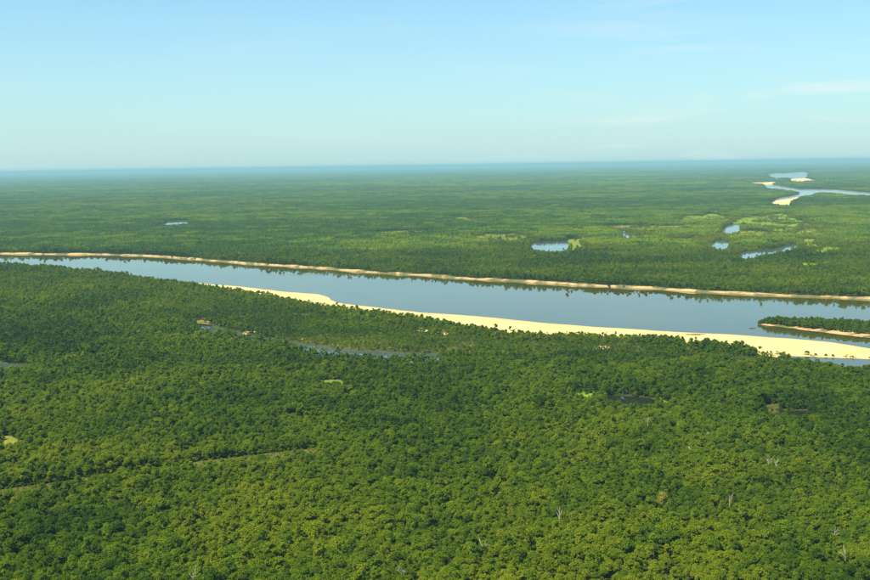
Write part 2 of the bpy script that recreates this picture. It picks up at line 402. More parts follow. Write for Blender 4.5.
def loft(name, A, B, prof, nu, material, label, znoise=0.0, seed=0):
    """strip between two lines; prof(u, i) gives the height across it"""
    n = len(A); V = []; Fc = []
    us = np.linspace(0, 1, nu)
    for i in range(n):
        for u in us:
            p = A[i] * (1 - u) + B[i] * u
            z = prof(u, i / (n - 1))
            if znoise: z += znoise * (float(vnoise(p[0] / 14, p[1] / 14, seed)) - .5) * min(1, 4 * u)
            V.append((p[0], p[1], z))
    for i in range(n - 1):
        for j in range(nu - 1):
            a = i * nu + j; Fc.append((a, a + nu, a + nu + 1, a + 1))
    o = mesh_obj(name, V, Fc, material, smooth_sh=True)
    tag(o, label, kind='structure'); return o

# far bank: a sandy scarp rising to a crest in front of the forest
nf = len(FAR)
bankw = 12 + 17 * vnoise(np.arange(nf) * .13, np.zeros(nf), 4)
FA = off(FAR, -6); t = np.gradient(FAR, axis=0); t /= np.linalg.norm(t, axis=1)[:, None]
FB = FAR + np.stack([-t[:, 1], t[:, 0]], 1) * bankw[:, None]
crest = 1.9 + 2.7 * vnoise(np.arange(nf) * .21, np.zeros(nf), 8)
def bank_prof(u, s):
    c = crest[min(nf - 1, int(s * (nf - 1) + .5))]
    if u < .14: return -0.7 + u / .14 * 0.9
    if u < .5: return 0.2 + (c - 0.2) * ((u - .14) / .36) ** 0.8
    if u < .85: return c
    return c + (2.7 - c) * (u - .85) / .15
BANKOBJ = loft('river_bank', FA, FB, bank_prof, 15, M_BANK, 'pale sandy scarp along the far shore of the river', 0.5, 3)

# near sand bar, running out as a spit on the right
ns = len(SANDF)
SB = []
for p in SANDF:      # back line: the tree line (or the slough's edge) behind the same spot
    x, y, _ = px_of([(p[0], p[1], 0)]); x = float(x[0])
    yb = np.interp(x, [q[0] for q in tree_px], [q[1] for q in tree_px])
    ys = np.interp(x, [760, 785, 800, 830, 870, 960, 1010], [353, 355.4, 356.6, 357.6, 359.2, 364, 366.6])
    a = gp(x, yb, TOP if x < 180 else 8.0); b = gp(x, ys, 0)
    k = min(1, max(0, (x - 770) / 16)); SB.append(a * (1 - k) + b * k)
SB = smooth(np.array(SB), 3); SXS = px_of(np.c_[SANDF, np.zeros(ns)])[0]
def sand_prof(u, s):
    x = SXS[min(ns - 1, int(s * (ns - 1) + .5))]; k = min(1, max(0, (x - 768) / 20))
    inner = -0.5 + 3.75 * min(1, u * 1.05) ** 0.62
    spit = -0.5 + 2.4 * max(0.0, math.sin(math.pi * min(1, u))) ** 0.6
    return inner * (1 - k) + spit * k
SA = SANDF.copy()
SANDOBJ = loft('sand_bar', off(SA, 5), SB + (SB - SA) / (np.linalg.norm(SB - SA, axis=1)[:, None] + 1e-6) * 4, sand_prof, 22, M_SAND, 'long pale yellow sand bar on the near shore of the river', 0.35, 12)

# wooded island at the right
isl_n = [(758.5, 324.2), (768, 326), (780, 327.6), (800, 330), (820, 332.2), (845, 335.4), (870, 338.8), (960, 349)]
isl_f = [(759.5, 323.6), (768, 322.6), (780, 322.8), (800, 323.6), (820, 324.2), (845, 324.8), (870, 325.6), (960, 329)]
IA = wiggle(resample(poly(isl_n), 90), 2.5, 0.04, 61); IB = resample(poly(isl_f), 90)
ISL = np.r_[IA, IB[::-1]]
ISLOBJ = loft('island', IA, IB, lambda u, s: -0.4 + 3.4 * max(0.0, math.sin(math.pi * (0.04 + 0.92 * u))) ** 0.55 * min(1, s * 12 + .25), 16, M_BANK, 'low wooded island with a pale sandy edge at the right', 0.4, 17)
def isl_z(u, s): return -0.4 + 3.4 * math.sin(math.pi * (0.04 + 0.92 * u)) ** 0.55 * min(1, s * 12 + .25)

# muddy far side of the channel with its small beaches
CF = CHAN[:70]
loft('mud_bank', off(CF, -1.5), off(CF, 16), lambda u, s: 0.7 + 2.6 * u ** 0.8, 8, M_MUD, 'dark muddy shore behind the backwater channel', 0.3, 5)
def patch(name, P, z, material, label, hgt=0.5):
    """low mound with a ragged outline"""
    c = P.mean(0); n = len(P); V = []; Fc = []
    rings = [(1.0, 0.0), (0.8, .55), (0.5, .9), (0.2, 1.0)]
    for r, hh in rings:
        for p in P:
            q = c + (p - c) * r; V.append((q[0], q[1], z + hgt * hh * (0.7 + 0.6 * float(vnoise(q[0] / 6, q[1] / 6, 2)))))
    V.append((c[0], c[1], z + hgt))
    for k in range(len(rings) - 1):
        for i in range(n):
            j = (i + 1) % n; Fc.append((k * n + i, k * n + j, (k + 1) * n + j, (k + 1) * n + i))
    k = len(rings) - 1
    for i in range(n): Fc.append((k * n + i, k * n + (i + 1) % n, len(V) - 1))
    o = mesh_obj(name, V, Fc, material, smooth_sh=True); tag(o, label, kind='structure'); return o
BEACH = [((130, 308, 8, 1.5), 'small bare sand patch in the forest at the left'), ((165, 316, 8, 1.8), 'small sand patch beside the upper channel'),
         ((204, 321.6, 22, 1.8), 'dry grass strip along the upper channel'), ((250, 332, 8, 2.0), 'bright sand patch at the bend of the channel'),
         ((301, 337.2, 5.0, 1.3), 'little sand point above the channel'), ((440, 331.6, 16, 1.9), 'sand clearing in the scrub behind the sand bar'),
         ((422, 328.8, 8, 1.2), 'short sand streak in the scrub behind the sand bar'),
         ((303, 314.5, 13, 1.0), 'thin sand streak in the scrub below the beach'), ((602, 346.8, 9, 1.2), 'pale sandy gap in the scrub below the sand bar'),
         ((690, 346, 12, 1.2), 'pale sandy streak right under the sand bar'), ((470, 343.8, 6, .9), 'tiny sand gap in the scrub at the channel head')]
EXCL = []; SPARSE = []
for i, ((a, b, c_, d_), lb) in enumerate(BEACH):
    P = ell(a, b, c_ * .9, d_ * .8, 70 + i, rough=.6, h=2.5); SPARSE.append(P)
    patch('sand_patch', P, LAND + .03, M_SAND if i in (5, 6) else M_DRYGRASS if i == 2 else M_BANK, lb, 0.25)
GRASS = [((9, 441, 17, 4.5), M_YELLOW, 'bright yellow-green grass glade at the left edge'), ((334, 382.5, 15, 2.2), M_YELLOW, 'small yellow-green glade in the middle forest'),
         ((453, 351, 15, 3.6), M_TRACK, 'dry grass flat at the head of the channel'), ((570, 399.5, 10, 1.6), M_YELLOW, 'thin yellow glade left of the dark pool'),
         ((585, 394.5, 14, 2.2), M_MEADOW, 'green glade left of the dark pool'), ((733, 407, 16, 1.6), M_TRACK, 'thin brownish glade right of the dark pool'),
         ((772, 405.5, 8, 1.4), M_TRACK, 'short brownish glade above the shaded pool'), ((664, 398.5, 9, 2.2), M_YELLOW, 'yellow grass at the right end of the dark pool'),
         ((575.5, 243.8, 6.5, 4.8), M_YELLOW, 'dry yellow rim at the right end of the oval pond'),
         ((500, 236.5, 24, 2.6), M_YELLOW, 'pale meadow left of the oval pond'), ((768, 219, 26, 4.5), M_MEADOW, 'bright meadow at the back of the marsh'),
         ((752, 234.5, 17, 2.8), M_YELLOW, 'yellow-green meadow between the marsh ponds'), ((790, 226, 14, 6), M_MEADOW, 'bright meadow in the middle of the marsh'),
         ((806, 236, 9, 9), M_YELLOW, 'bright meadow at the right of the marsh'), ((824, 246, 16, 4.2), M_MEADOW, 'bright meadow running right from the marsh'),
         ((812, 263.5, 13, 1.8), M_MEADOW, 'low green meadow in front of the marsh'), ((710, 218, 25, 3), M_MEADOW, 'faint green meadow left of the marsh'),
         ((638, 236.8, 9, 1.2), M_YELLOW, 'pale grass bank beside the tiny pool'), ((395, 232, 24, 1.1), M_YELLOW, 'thin pale glade beyond the river at the middle'),
         ((470, 218.5, 30, 1.1), M_YELLOW, 'thin pale meadow strip far beyond the river'), ((650, 226.5, 40, 1.1), M_DRYGRASS, 'thin dry strip left of the marsh'),
         ((90, 210, 10, 1.1), M_YELLOW, 'tiny pale glade far off at the left'), ((690, 239, 18, 1.0), M_DRYGRASS, 'thin dry strip below the tiny pool')]
MEADOWS = []
for i, ((a, b, c_, d_), mt, lb) in enumerate(GRASS):
    P = ell(a, b, c_, d_, 120 + i, rough=0.55, h=10.0 if b < 260 else 8.0); (EXCL if i in (0, 1, 8) else SPARSE if b > 260 else MEADOWS).append(P)
    patch('meadow', P, LAND + .03, mt, lb, 0.35)
P = ell(693, 333.2, 11, .8, 99, h=0.5); patch('grass_streak', P, 1.1, M_DRYGRASS, 'low grassy streak on the water side of the sand bar', 0.6)
DSAND = [([(790.8, 179), (805, 178), (817.7, 180.2), (800, 181.2), (790, 180.6)], 'distant sand bar beside the shining river reach'),
         ([(740, 182.6), (761.7, 182.4), (771, 181.8), (780, 182), (772, 183.6), (761, 183.9)], 'thin distant sand bar left of the winding river'),
         ([(776, 200.6), (789.2, 198.9), (797, 197), (800, 197.4), (791, 200.5), (789.4, 204.6), (781, 204.2), (770, 202.8)], 'pale sandy bend of the distant river')]
for P, lb in DSAND:
    P = poly2(P); EXCL.append(P); patch('distant_sand', P, LAND + .1, M_SAND, lb, 1.0)
# old straight clearing through the near forest
TR = [(-60, 497), (0, 489.5), (60, 482), (110, 473.5), (160, 467), (220, 458.5), (265, 453.5), (318, 447.5)]
TA = smooth(resample(poly(TR, LAND), 60), 2); TB = smooth(resample(poly([(x, y + 5.0 - 2.5 * max(0, x) / 318) for x, y in TR], LAND + 7.5), 60), 2)
TRAIL = np.r_[TA, TB[::-1]]
loft('overgrown_track', off(TA, 1), off(TB, -1), lambda u, s: LAND + .05 + .25 * math.sin(math.pi * u), 8, M_TRACK, 'straight overgrown track cutting through the forest at the lower left', 0.3, 6)
EXCL.append(TRAIL)

from mathutils.bvhtree import BVHTree
def _bvh(o): return BVHTree.FromPolygons([v.co[:] for v in o.data.vertices], [p.vertices[:] for p in o.data.polygons])
SHORES = [_bvh(SANDOBJ), _bvh(BANKOBJ), _bvh(ISLOBJ)]
def ground_z(x, y, default=LAND):
    zs = [h[0].z for h in (b.ray_cast(Vector((x, y, 60)), Vector((0, 0, -1))) for b in SHORES) if h[0] is not None]
    return max(zs) if zs else default

# ------------------------------------------------------------------ tree shapes
PHI = (1 + 5 ** .5) / 2
ICO_V = np.array([(-1, PHI, 0), (1, PHI, 0), (-1, -PHI, 0), (1, -PHI, 0), (0, -1, PHI), (0, 1, PHI), (0, -1, -PHI), (0, 1, -PHI), (PHI, 0, -1), (PHI, 0, 1), (-PHI, 0, -1), (-PHI, 0, 1)]) / math.hypot(1, PHI)
ICO_F = [(0, 11, 5), (0, 5, 1), (0, 1, 7), (0, 7, 10), (0, 10, 11), (1, 5, 9), (5, 11, 4), (11, 10, 2), (10, 7, 6), (7, 1, 8), (3, 9, 4), (3, 4, 2), (3, 2, 6), (3, 6, 8), (3, 8, 9), (4, 9, 5), (2, 4, 11), (6, 2, 10), (8, 6, 7), (9, 8, 1)]

class Buf:
    def __init__(s): s.V = []; s.F = []; s.var = []; s.mi = []; s.n = 0
    def add(s, V, Fc, var, mi=0):
        V = np.asarray(V); s.V.append(V)
        s.F += [tuple(i + s.n for i in f) for f in Fc]; s.var += [var] * len(Fc) if np.isscalar(var) else list(var)
        s.mi += [mi] * len(Fc); s.n += len(V)
    def mesh(s, name, mats):
        me = bpy.data.meshes.new(name)
        me.from_pydata(np.concatenate(s.V).tolist(), [], s.F)
        for m in mats: me.materials.append(m)
        me.polygons.foreach_set('material_index', np.array(s.mi, np.int32))
        a = me.attributes.new('var', 'FLOAT', 'FACE'); a.data.foreach_set('value', np.array(s.var, np.float32))
        return me

def leaves(B, rng, c, rad, n, size, var, lo=-0.35):
    """n leaf sprays over the ellipsoid c, rad"""
    d = rng.normal(size=(n * 3, 3)); d /= np.linalg.norm(d, axis=1)[:, None]
    d = d[d[:, 2] > lo][:n]
    for k in d:
        p = c + k * rad * rng.uniform(.62, 1.3)
        nn = k + rng.normal(size=3) * .5 + np.array((0, 0, .4)); nn /= np.linalg.norm(nn)
        a = np.cross(nn, rng.normal(size=3)); a /= np.linalg.norm(a); b = np.cross(nn, a)
        s = size * rng.uniform(.6, 1.35); w = s * rng.uniform(.55, .9)
        droop = nn * s * .22
        B.add([p - a * s * .5 - droop, p + b * w * .5, p + a * s * .5 - droop, p - b * w * .5], [(0, 1, 2, 3)], float(np.clip(var + rng.normal() * .16, 0, 1)))

def crown(B, rng, R, zb, zt, nl, nleaf, size, core=True, flat=0.0, cx=0, cy=0, tv=None):
    for i in range(nl):
        if i == 0: r = 0; a = 0
        else: r = R * .72 * math.sqrt((i - .3) / nl) * rng.uniform(.75, 1.3); a = i * 2.4 + rng.uniform(-.6, .6)
        lr = R * rng.uniform(.24, .47)
        top = zb + (zt - zb) * (1 - (0.75 - flat) * (r / R) ** 2) * rng.uniform(.9, 1.0)
        c = np.array((cx + r * math.cos(a), cy + r * math.sin(a), max(zb + lr * .5, top - lr * .8 - (.22 * (zt - zb) * rng.random() if i > nl * .6 else 0))))
        rad = np.array((lr, lr, lr * rng.uniform(.7, .95)))
        v = rng.uniform(.15, .85) if tv is None else float(np.clip(tv + rng.normal() * .12, 0, 1))
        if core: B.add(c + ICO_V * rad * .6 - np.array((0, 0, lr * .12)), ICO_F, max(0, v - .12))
        leaves(B, rng, c, rad, nleaf, size, v)

def tube(B, pts, rads, n=6, mi=1, var=.5):
    V = []; Fc = []
    pts = [np.array(p, float) for p in pts]
    for k, p in enumerate(pts):
        d = pts[min(k + 1, len(pts) - 1)] - pts[max(k - 1, 0)]; d /= np.linalg.norm(d)
        a = np.cross(d, (0.3, 1, 0.1)); a /= np.linalg.norm(a); b = np.cross(d, a)
        for j in range(n):
            t = 2 * math.pi * j / n; V.append(p + (a * math.cos(t) + b * math.sin(t)) * rads[k])
    for k in range(len(pts) - 1):
        for j in range(n):
            Fc.append((k * n + j, k * n + (j + 1) % n, (k + 1) * n + (j + 1) % n, (k + 1) * n + j))
    Fc.append(tuple(range((len(pts) - 1) * n, len(pts) * n)))
    B.add(V, Fc, var, mi)

def trunk(B, rng, h, r, R, mi=1):
    tube(B, [(0, 0, -.3), (0, 0, .4), (rng.uniform(-.2, .2), rng.uniform(-.2, .2), h * .55), (rng.uniform(-.4, .4), rng.uniform(-.4, .4), h)], [r * 1.4, r, r * .75, r * .4], 6, mi)
    for k in range(4):
        a = k * 1.57 + rng.uniform(-.5, .5); z = h * rng.uniform(.45, .7)
        tube(B, [(0, 0, z), (R * .3 * math.cos(a), R * .3 * math.sin(a), z + h * .18), (R * .62 * math.cos(a), R * .62 * math.sin(a), z + h * .32)], [r * .5, r * .35, r * .12], 5, mi)

SPEC = [  # R, base, top, lobes, flatness
    (3.3, 3.2, 9.6, 12, .0), (3.0, 3.6, 10.8, 11, .0), (3.8, 4.0, 9.0, 14, .35), (2.7, 2.6, 9.2, 10, .0),
    (3.5, 3.0, 8.6, 12, .2), (2.5, 4.2, 11.6, 9, .0), (4.0, 4.4, 10.2, 15, .3), (3.1, 2.4, 7.8, 11, .1)]
NEAR_CROWN = []; NEAR_TRUNK = []; NEAR_FULL = []; MID = []; FARP = []
for i, (R, zb, zt, nl, fl) in enumerate(SPEC):
    rng = np.random.default_rng(100 + i)
    b = Buf(); crown(b, rng, R, zb * .62, zt, nl + 5, 50, .72, True, fl); NEAR_CROWN.append(b.mesh('crown_%d' % i, [M_FOL]))
    t = Buf(); trunk(t, rng, zt * .72, .17, R, 0); NEAR_TRUNK.append(t.mesh('trunk_%d' % i, [M_BARK]))
    b2 = Buf(); rng = np.random.default_rng(100 + i); crown(b2, rng, R, zb * .62, zt, nl + 5, 50, .72, True, fl); trunk(b2, rng, zt * .72, .17, R, 1)
    NEAR_FULL.append(b2.mesh('tree_full_%d' % i, [M_FOL, M_BARK]))
    rng = np.random.default_rng(200 + i)
    b3 = Buf(); crown(b3, rng, R, zb * .3, zt, max(8, nl - 2), 17, 1.3, True, fl); MID.append(b3.mesh('tree_mid_%d' % i, [M_FOL]))
PATCH = 44.0
for i in range(6):
    rng = np.random.default_rng(300 + i); b = Buf(); g = 7
    for a in range(g):
        for c_ in range(g):
            x = (a + .5 + rng.uniform(-.4, .4)) / g * PATCH - PATCH / 2; y = (c_ + .5 + rng.uniform(-.4, .4)) / g * PATCH - PATCH / 2
            s = rng.uniform(.75, 1.3); R = 3.5 * s; top = 9.3 * s * rng.uniform(.85, 1.1); v = float(np.clip(rng.normal(.5, .3), 0, 1))
            b.add(np.array((x, y, top - R * .95)) + ICO_V * np.array((R * .9, R * .9, R * .85)) * rng.uniform(.85, 1.1, (12, 1)), ICO_F, v)
            leaves(b, rng, np.array((x, y, top - R * .95)), np.array((R, R, R * .95)), 9, 2.4, v, 0.0)
    FARP.append(b.mesh('grove_%d' % i, [M_FOL]))
PROTO = NEAR_FULL + MID + FARP        # 0-7 near, 8-15 mid, 16-21 groves

# ------------------------------------------------------------------ where trees stand
TANH = math.tan(math.radians(23))
def grid(y0, y1, step, jit=.42):
    X = y1 * TANH + 80
    xs = np.arange(-X, X, step); ys = np.arange(y0, y1, step * .92)
    gx, gy = np.meshgrid(xs, ys); gx = gx + (np.arange(len(ys)) % 2)[:, None] * step * .5
    gx = gx.ravel() + RNG.uniform(-jit, jit, gx.size) * step; gy = gy.ravel() + RNG.uniform(-jit, jit, gy.size) * step
    k = np.abs(gx) < gy * TANH + 60
    return gx[k], gy[k]

BLOCK = [RIVER, CHAN] + [w[0] for w in WATERS.values()] + EXCL
def blocked(x, y):
    r = np.zeros(len(x), bool)
    for P in BLOCK: r |= inside(x, y, P)
    open_ = fbm(x, y, 90, 61, 3) < .68
    fine = fbm(x, y, 24, 63, 2) < .56
    for P in SPARSE: r |= inside(x, y, P) & fine
    for P in MEADOWS: r |= inside(x, y, P) & open_
    return r
# the forest on the far side starts behind the bank's crest
farline = off(FAR, 15)
FARSIDE = np.r_[off(FAR, -10), np.array([(60000, 20000), (60000, 90000), (-60000, 90000), (-60000, 20000)])]
BANKZONE = np.r_[off(FAR, -12), farline[::-1]]
BLOCK.append(BANKZONE)

def blob(x, y, cx, cy, rx, ry):
    """soft spot centred on a photo position"""
    px, py, _ = px_of(np.c_[x, y, np.full(len(x), LAND + 8)])
    return np.exp(-((px - cx) / rx) ** 2 - ((py - cy) / ry) ** 2)

def tint_of(x, y):
    big = fbm(x, y, 900, 3, 3); mid = fbm(x, y, 130, 7, 4); sm = fbm(x, y, 35, 9, 2)
    t = .44 + .6 * (big - .5) + .75 * (mid - .5) + .35 * (sm - .5) + RNG.normal(0, .125, len(x))
    t += .20 * blob(x, y, 450, 520, 260, 90) - .10 * blob(x, y, 60, 330, 200, 60) - .12 * blob(x, y, 640, 370, 260, 26)
    t += .10 * blob(x, y, 330, 335, 160, 14) - .10 * blob(x, y, 820, 520, 110, 120) - .06 * blob(x, y, 60, 500, 150, 90)
    t -= .14 * blob(x, y, 820, 205, 160, 9)
    t += .10 * blob(x, y, 700, 235, 160, 14) + .24 * blob(x, y, 775, 230, 75, 16)
    hi = RNG.random(len(x)) < .015
    t[hi] += .2
    st = np.clip((fbm(x * .35, y, 240, 44, 3) - .54) / .12, 0, 1)      # strips of darker, taller forest
    t -= .20 * st * (y > 2500)
    return np.clip(t, 0.02, .80)

def size_of(x, y):
    s = .78 + .75 * (fbm(x, y, 110, 21, 3) - .3) + .35 * (fbm(x, y, 30, 23, 2) - .5) + RNG.normal(0, .19, len(x))
    s *= 1 + .12 * blob(x, y, 60, 470, 200, 130)
    s *= np.where(RNG.random(len(x)) < .035, 1.45, 1.0) * .93
    low = inside(x, y, SCRUB)
    s[low] *= .62
    return np.clip(s, .4, 1.6)
# low scrub between the sand bar and the channel
SCRUB = poly([(190, 300), (240, 304), (300, 312), (360, 320), (440, 332), (520, 340), (640, 343), (770, 356), (800, 365), (640, 358), (520, 350), (450, 350), (350, 346), (290, 338), (220, 322), (170, 308)], LAND + 4)

pts = []      # x, y, z, rot, scale xy, scale z, index, tint, far?
def put(x, y, z, s, sz, idx, t):
    pts.append(np.stack([x, y, z, RNG.uniform(0, 6.283, len(x)), s, sz, idx, t], 1))

D1, D2, D3, D4 = 1500, 3000, 11500, 34000
def lod_y(x): return D2 + 900 * fbm(x, x * 0, 420, 71, 3)
for (a, b, base) in ((630, D1, 0), (D1, D2 + 900, 8)):
    x, y = grid(a, b, 4.7 if base == 0 else 5.2)
    k = ~blocked(x, y) & (y < lod_y(x)); x, y = x[k], y[k]
    gap = fbm(x, y, 46, 55, 3)
    k = (gap < .70) | (RNG.random(len(x)) < .3); x, y = x[k], y[k]
    s = size_of(x, y); put(x, y, np.full(len(x), LAND - .1), s, s * RNG.uniform(.85, 1.2, len(x)), base + RNG.integers(0, 8, len(x)), tint_of(x, y))

def groves(y0, y1, cell, sc, singles):
    X = y1 * TANH + 200; xs = np.arange(-X, X, cell); ys = np.arange(y0, y1, cell)
    gx, gy = np.meshgrid(xs, ys); gx = gx.ravel(); gy = gy.ravel()
    k = (np.abs(gx) < gy * TANH + 100) & (gy > lod_y(gx) + 10); gx, gy = gx[k], gy[k]
    h = cell * .5; tot = np.zeros(len(gx)); offs = [(0, 0)] + [(a * h, b * h) for a in (-1, 0, 1) for b in (-1, 0, 1) if a or b]
    for a, b in offs: tot += blocked(gx + a, gy + b)
    full = tot == 0; part = (tot > 0) & (tot < len(offs))
    x, y = gx[full], gy[full]
    r = RNG.integers(0, 4, len(x)) * math.pi / 2
    z = np.full(len(x), LAND - .1); sz = RNG.uniform(.8, 1.25, len(x)) * (.75 + .6 * fbm(x, y, 500, 91, 3)) * (1 + .15 * (sc > 1))
    n = len(pts); put(x, y, z, np.full(len(x), sc * 1.06), sz, 16 + RNG.integers(0, 6, len(x)), np.clip(tint_of(x, y) - .20 - .06 * np.exp(-(y - 3000) / 2500) + .4 * (fbm(x, y * 2.5, 2600, 33, 3) - .5), .02, .95)); pts[n][:, 3] = r
    # mixed cells: single trees
    if singles:
        px, py = gx[part], gy[part]
        g = max(4, int(cell / (6.0 * singles)))
        o = (np.arange(g) + .5) / g * cell - cell / 2
        ox, oy = np.meshgrid(o, o); qx = (px[:, None] + ox.ravel()[None]).ravel(); qy = (py[:, None] + oy.ravel()[None]).ravel()
        qx = qx + RNG.uniform(-2.3, 2.3, len(qx)) * singles; qy = qy + RNG.uniform(-2.3, 2.3, len(qy)) * singles
        k = ~blocked(qx, qy); qx, qy = qx[k], qy[k]
        s = np.clip(size_of(qx, qy) * singles, .5, 4); put(qx, qy, np.full(len(qx), LAND - .1), s, s / singles ** .6 * RNG.uniform(.9, 1.2, len(qx)), 8 + RNG.integers(0, 8, len(qx)), tint_of(qx, qy))
groves(D2 + 20, D3, PATCH, 1.0, 1.0)
groves(D3 + 20, D4, PATCH * 2.6, 2.6, 2.4)
groves(D4, 95000, PATCH * 9, 9.0, 0)
# trees crowding the crest of the far bank
li = resample(off(FAR, 17), 2200)
x = li[:, 0] + RNG.uniform(-3, 3, 2200); y = li[:, 1] + RNG.uniform(-6, 12, 2200)
k = (np.abs(x) < y * TANH + 60) & (vnoise(np.arange(2200) * .09, np.zeros(2200), 77) > .1); x, y = x[k], y[k]
s = size_of(x, y) * RNG.uniform(.9, 1.35, len(x)); put(x, y, np.full(len(x), LAND - .6), s, s * RNG.uniform(1.0, 1.45, len(x)), 8 + RNG.integers(0, 8, len(x)), tint_of(x, y) - .08)
# understory between the nearest trees
x, y = grid(630, 1500, 6.6); k = ~blocked(x, y); x, y = x[k], y[k]
s = RNG.uniform(.4, .7, len(x)); put(x, y, LAND - 1.2 * s, s, s * RNG.uniform(.7, 1.0, len(x)), 8 + RNG.choice([4, 7, 2, 0], len(x)), np.clip(tint_of(x, y) - .06, .05, .9))
# ragged fringe of shrubs and tall grass at the back of the sand
n = 2400; q = resample(np.c_[SB, SXS], n); dirv = resample(SB - SA, n); dirv /= np.linalg.norm(dirv, axis=1)[:, None]
spit = q[:, 2] > 782
x = q[:, 0] - dirv[:, 0] * RNG.gamma(1.4, 9, n) + RNG.uniform(-3, 3, n); y = q[:, 1] - dirv[:, 1] * np.where(spit, RNG.uniform(0, 14, n), RNG.gamma(1.4, 11, n))
k = (vnoise(np.arange(n) * .05, np.zeros(n), 15) > np.where(spit, .72, .3)) & (np.abs(x) < y * TANH + 60); x, y = x[k], y[k]
s = RNG.uniform(.22, .55, len(x)); gz = np.array([ground_z(a, b, 2.9) for a, b in zip(x, y)]); k = gz > .15; x, y, s, gz = x[k], y[k], s[k], gz[k]
put(x, y, gz - 1.5 * s, s, s * RNG.uniform(.5, .9, len(x)), 8 + RNG.choice([4, 7, 2, 0], len(x)), np.clip(RNG.normal(.5, .2, len(x)), .1, .92))
# tangled growth on the track and in the glades
x, y = grid(850, 1300, 5.0); k = inside(x, y, TRAIL); x, y = x[k], y[k]
s = RNG.uniform(.22, .45, len(x)); put(x, y, LAND - 1.0 * s, s, s * .7, 8 + RNG.choice([4, 7, 2], len(x)), np.clip(RNG.normal(.5, .2, len(x)), .1, .9))
# tussocks and shrubs mottling the marsh meadows
for k_, P_ in enumerate(MEADOWS + SPARSE):
    st = 10.0 if k_ < len(MEADOWS) else 5.0
    (xa, ya), (xb, yb_) = P_.min(0), P_.max(0); n = int((xb - xa) * (yb_ - ya) / st ** 2) + 1
    x = RNG.uniform(xa, xb, n); y = RNG.uniform(ya, yb_, n)
    k = inside(x, y, P_) & (fbm(x, y, 70, 83, 3) > .44); x, y = x[k], y[k]
    s = RNG.uniform(.25, .7, len(x)) * (1.25 if st > 6 else .7); put(x, y, LAND - 1.2 * s, s, s * RNG.uniform(.4, .8, len(x)), 8 + RNG.choice([4, 7, 2, 0], len(x)), np.clip(RNG.normal(.58, .16, len(x)), .1, .85))
# low shrubs along the near shores, closing the edge of the wood down to the ground
for LN, n, d in ((NEAR, 2600, -7), (CHAN, 700, 0), (TA, 900, 2)):
    q = resample(LN, n); x = q[:, 0] + RNG.uniform(-6, 6, n); y = q[:, 1] + d + RNG.uniform(-7, 4, n)
    k = ~blocked(x, y) & (np.abs(x) < y * TANH + 60); x, y = x[k], y[k]
    s = RNG.uniform(.4, .75, len(x)); put(x, y, LAND - 1.7 * s, s, s * RNG.uniform(.7, 1.0, len(x)), 8 + RNG.choice([4, 7, 2, 0], len(x)), np.clip(tint_of(x, y), .1, .9))
# bushes and fallen greenery breaking up the far bank
q = resample(FAR, 5000)[RNG.integers(0, 5000, 420)]; x = q[:, 0]; y = q[:, 1] + RNG.uniform(3, 16, 420)
k = (np.abs(x) < y * TANH + 60) & (vnoise(x / 90, y / 90, 19) > .45); x, y = x[k], y[k]
s = RNG.uniform(.3, .75, len(x)); put(x, y, np.array([max(0, ground_z(a_, b_)) for a_, b_ in zip(x, y)]) - 1.5 * s, s, s * RNG.uniform(.6, 1.1, len(x)), 8 + RNG.choice([4, 7, 2, 0], len(x)), np.clip(RNG.normal(.25, .15, len(x)), .05, .8))
# the island's trees
n = 1700; u = RNG.uniform(.16, .97, n); sI = RNG.random(n)
i0 = sI * 89; j = np.minimum(88, i0.astype(int)); f = (i0 - j)[:, None]
a = IA[j] * (1 - f) + IA[j + 1] * f; b = IB[j] * (1 - f) + IB[j + 1] * f; p = a + (b - a) * u[:, None]
s = RNG.uniform(.7, 1.2, n) * np.clip(.55 + sI * 4, .5, 1); put(p[:, 0], p[:, 1], np.array([max(0.1, ground_z(a_, b_)) - 1.7 for a_, b_ in p]), s, s * 1.05, 8 + RNG.integers(0, 8, n), np.clip(RNG.normal(.22, .12, n), 0, 1))
P = np.concatenate(pts)

# ------------------------------------------------------------------ the nearest trees: objects of their own
px, py, ps = px_of(P[:, :3] + np.array((0, 0, 6.5)) * P[:, 5:6])
half = ps * 3.2 * P[:, 4]
vis = (px > -2) & (px < W + 2) & (py < H + half * .35) & (P[:, 6] < 8)
cand = np.where(vis)[0]; cand = cand[np.argsort(-py[cand])][:290]
pmed = np.median(py[cand]); chosen = np.zeros(len(P), bool); chosen[cand] = True

def make_tree(i_spec, loc, rz, sxy, sz, tint, name='tree'):
    e = bpy.data.objects.new(name, None); COL.objects.link(e); e.location = loc; e.rotation_euler.z = rz; e.scale = (sxy, sxy, sz)
    c = bpy.data.objects.new('crown', NEAR_CROWN[i_spec]); COL.objects.link(c); c.parent = e; c['tint'] = float(tint)
    t = bpy.data.objects.new('trunk', NEAR_TRUNK[i_spec]); COL.objects.link(t); t.parent = e
    return e
HUE = [(.22, 'dark green'), (.40, 'mid green'), (.58, 'olive green'), (.76, 'yellow-green'), (1.01, 'pale yellowish')]
ZONE = ['in the bottom left corner', 'left along the bottom edge', 'left of centre along the bottom edge', 'at the middle of the bottom edge',
        'right of centre along the bottom edge', 'right along the bottom edge', 'in the bottom right corner']
SHAPE = ['rounded', 'tall rounded', 'broad', 'slim', 'wide low', 'slender tall', 'large spreading', 'short bushy']
for i in cand:
    r = P[i]; e = make_tree(int(r[6]), r[:3], r[3], r[4], r[5], r[7])
    hue = next(n for t, n in HUE if r[7] < t); row = 'front' if py[i] > pmed else 'second'; z = ZONE[int(min(6, max(0, px[i] / W * 7)))]
    tag(e, '%s %s tree in the %s row %s' % (SHAPE[int(r[6])], hue, row, z), 'tree', 'nearest trees of the forest along the bottom edge')

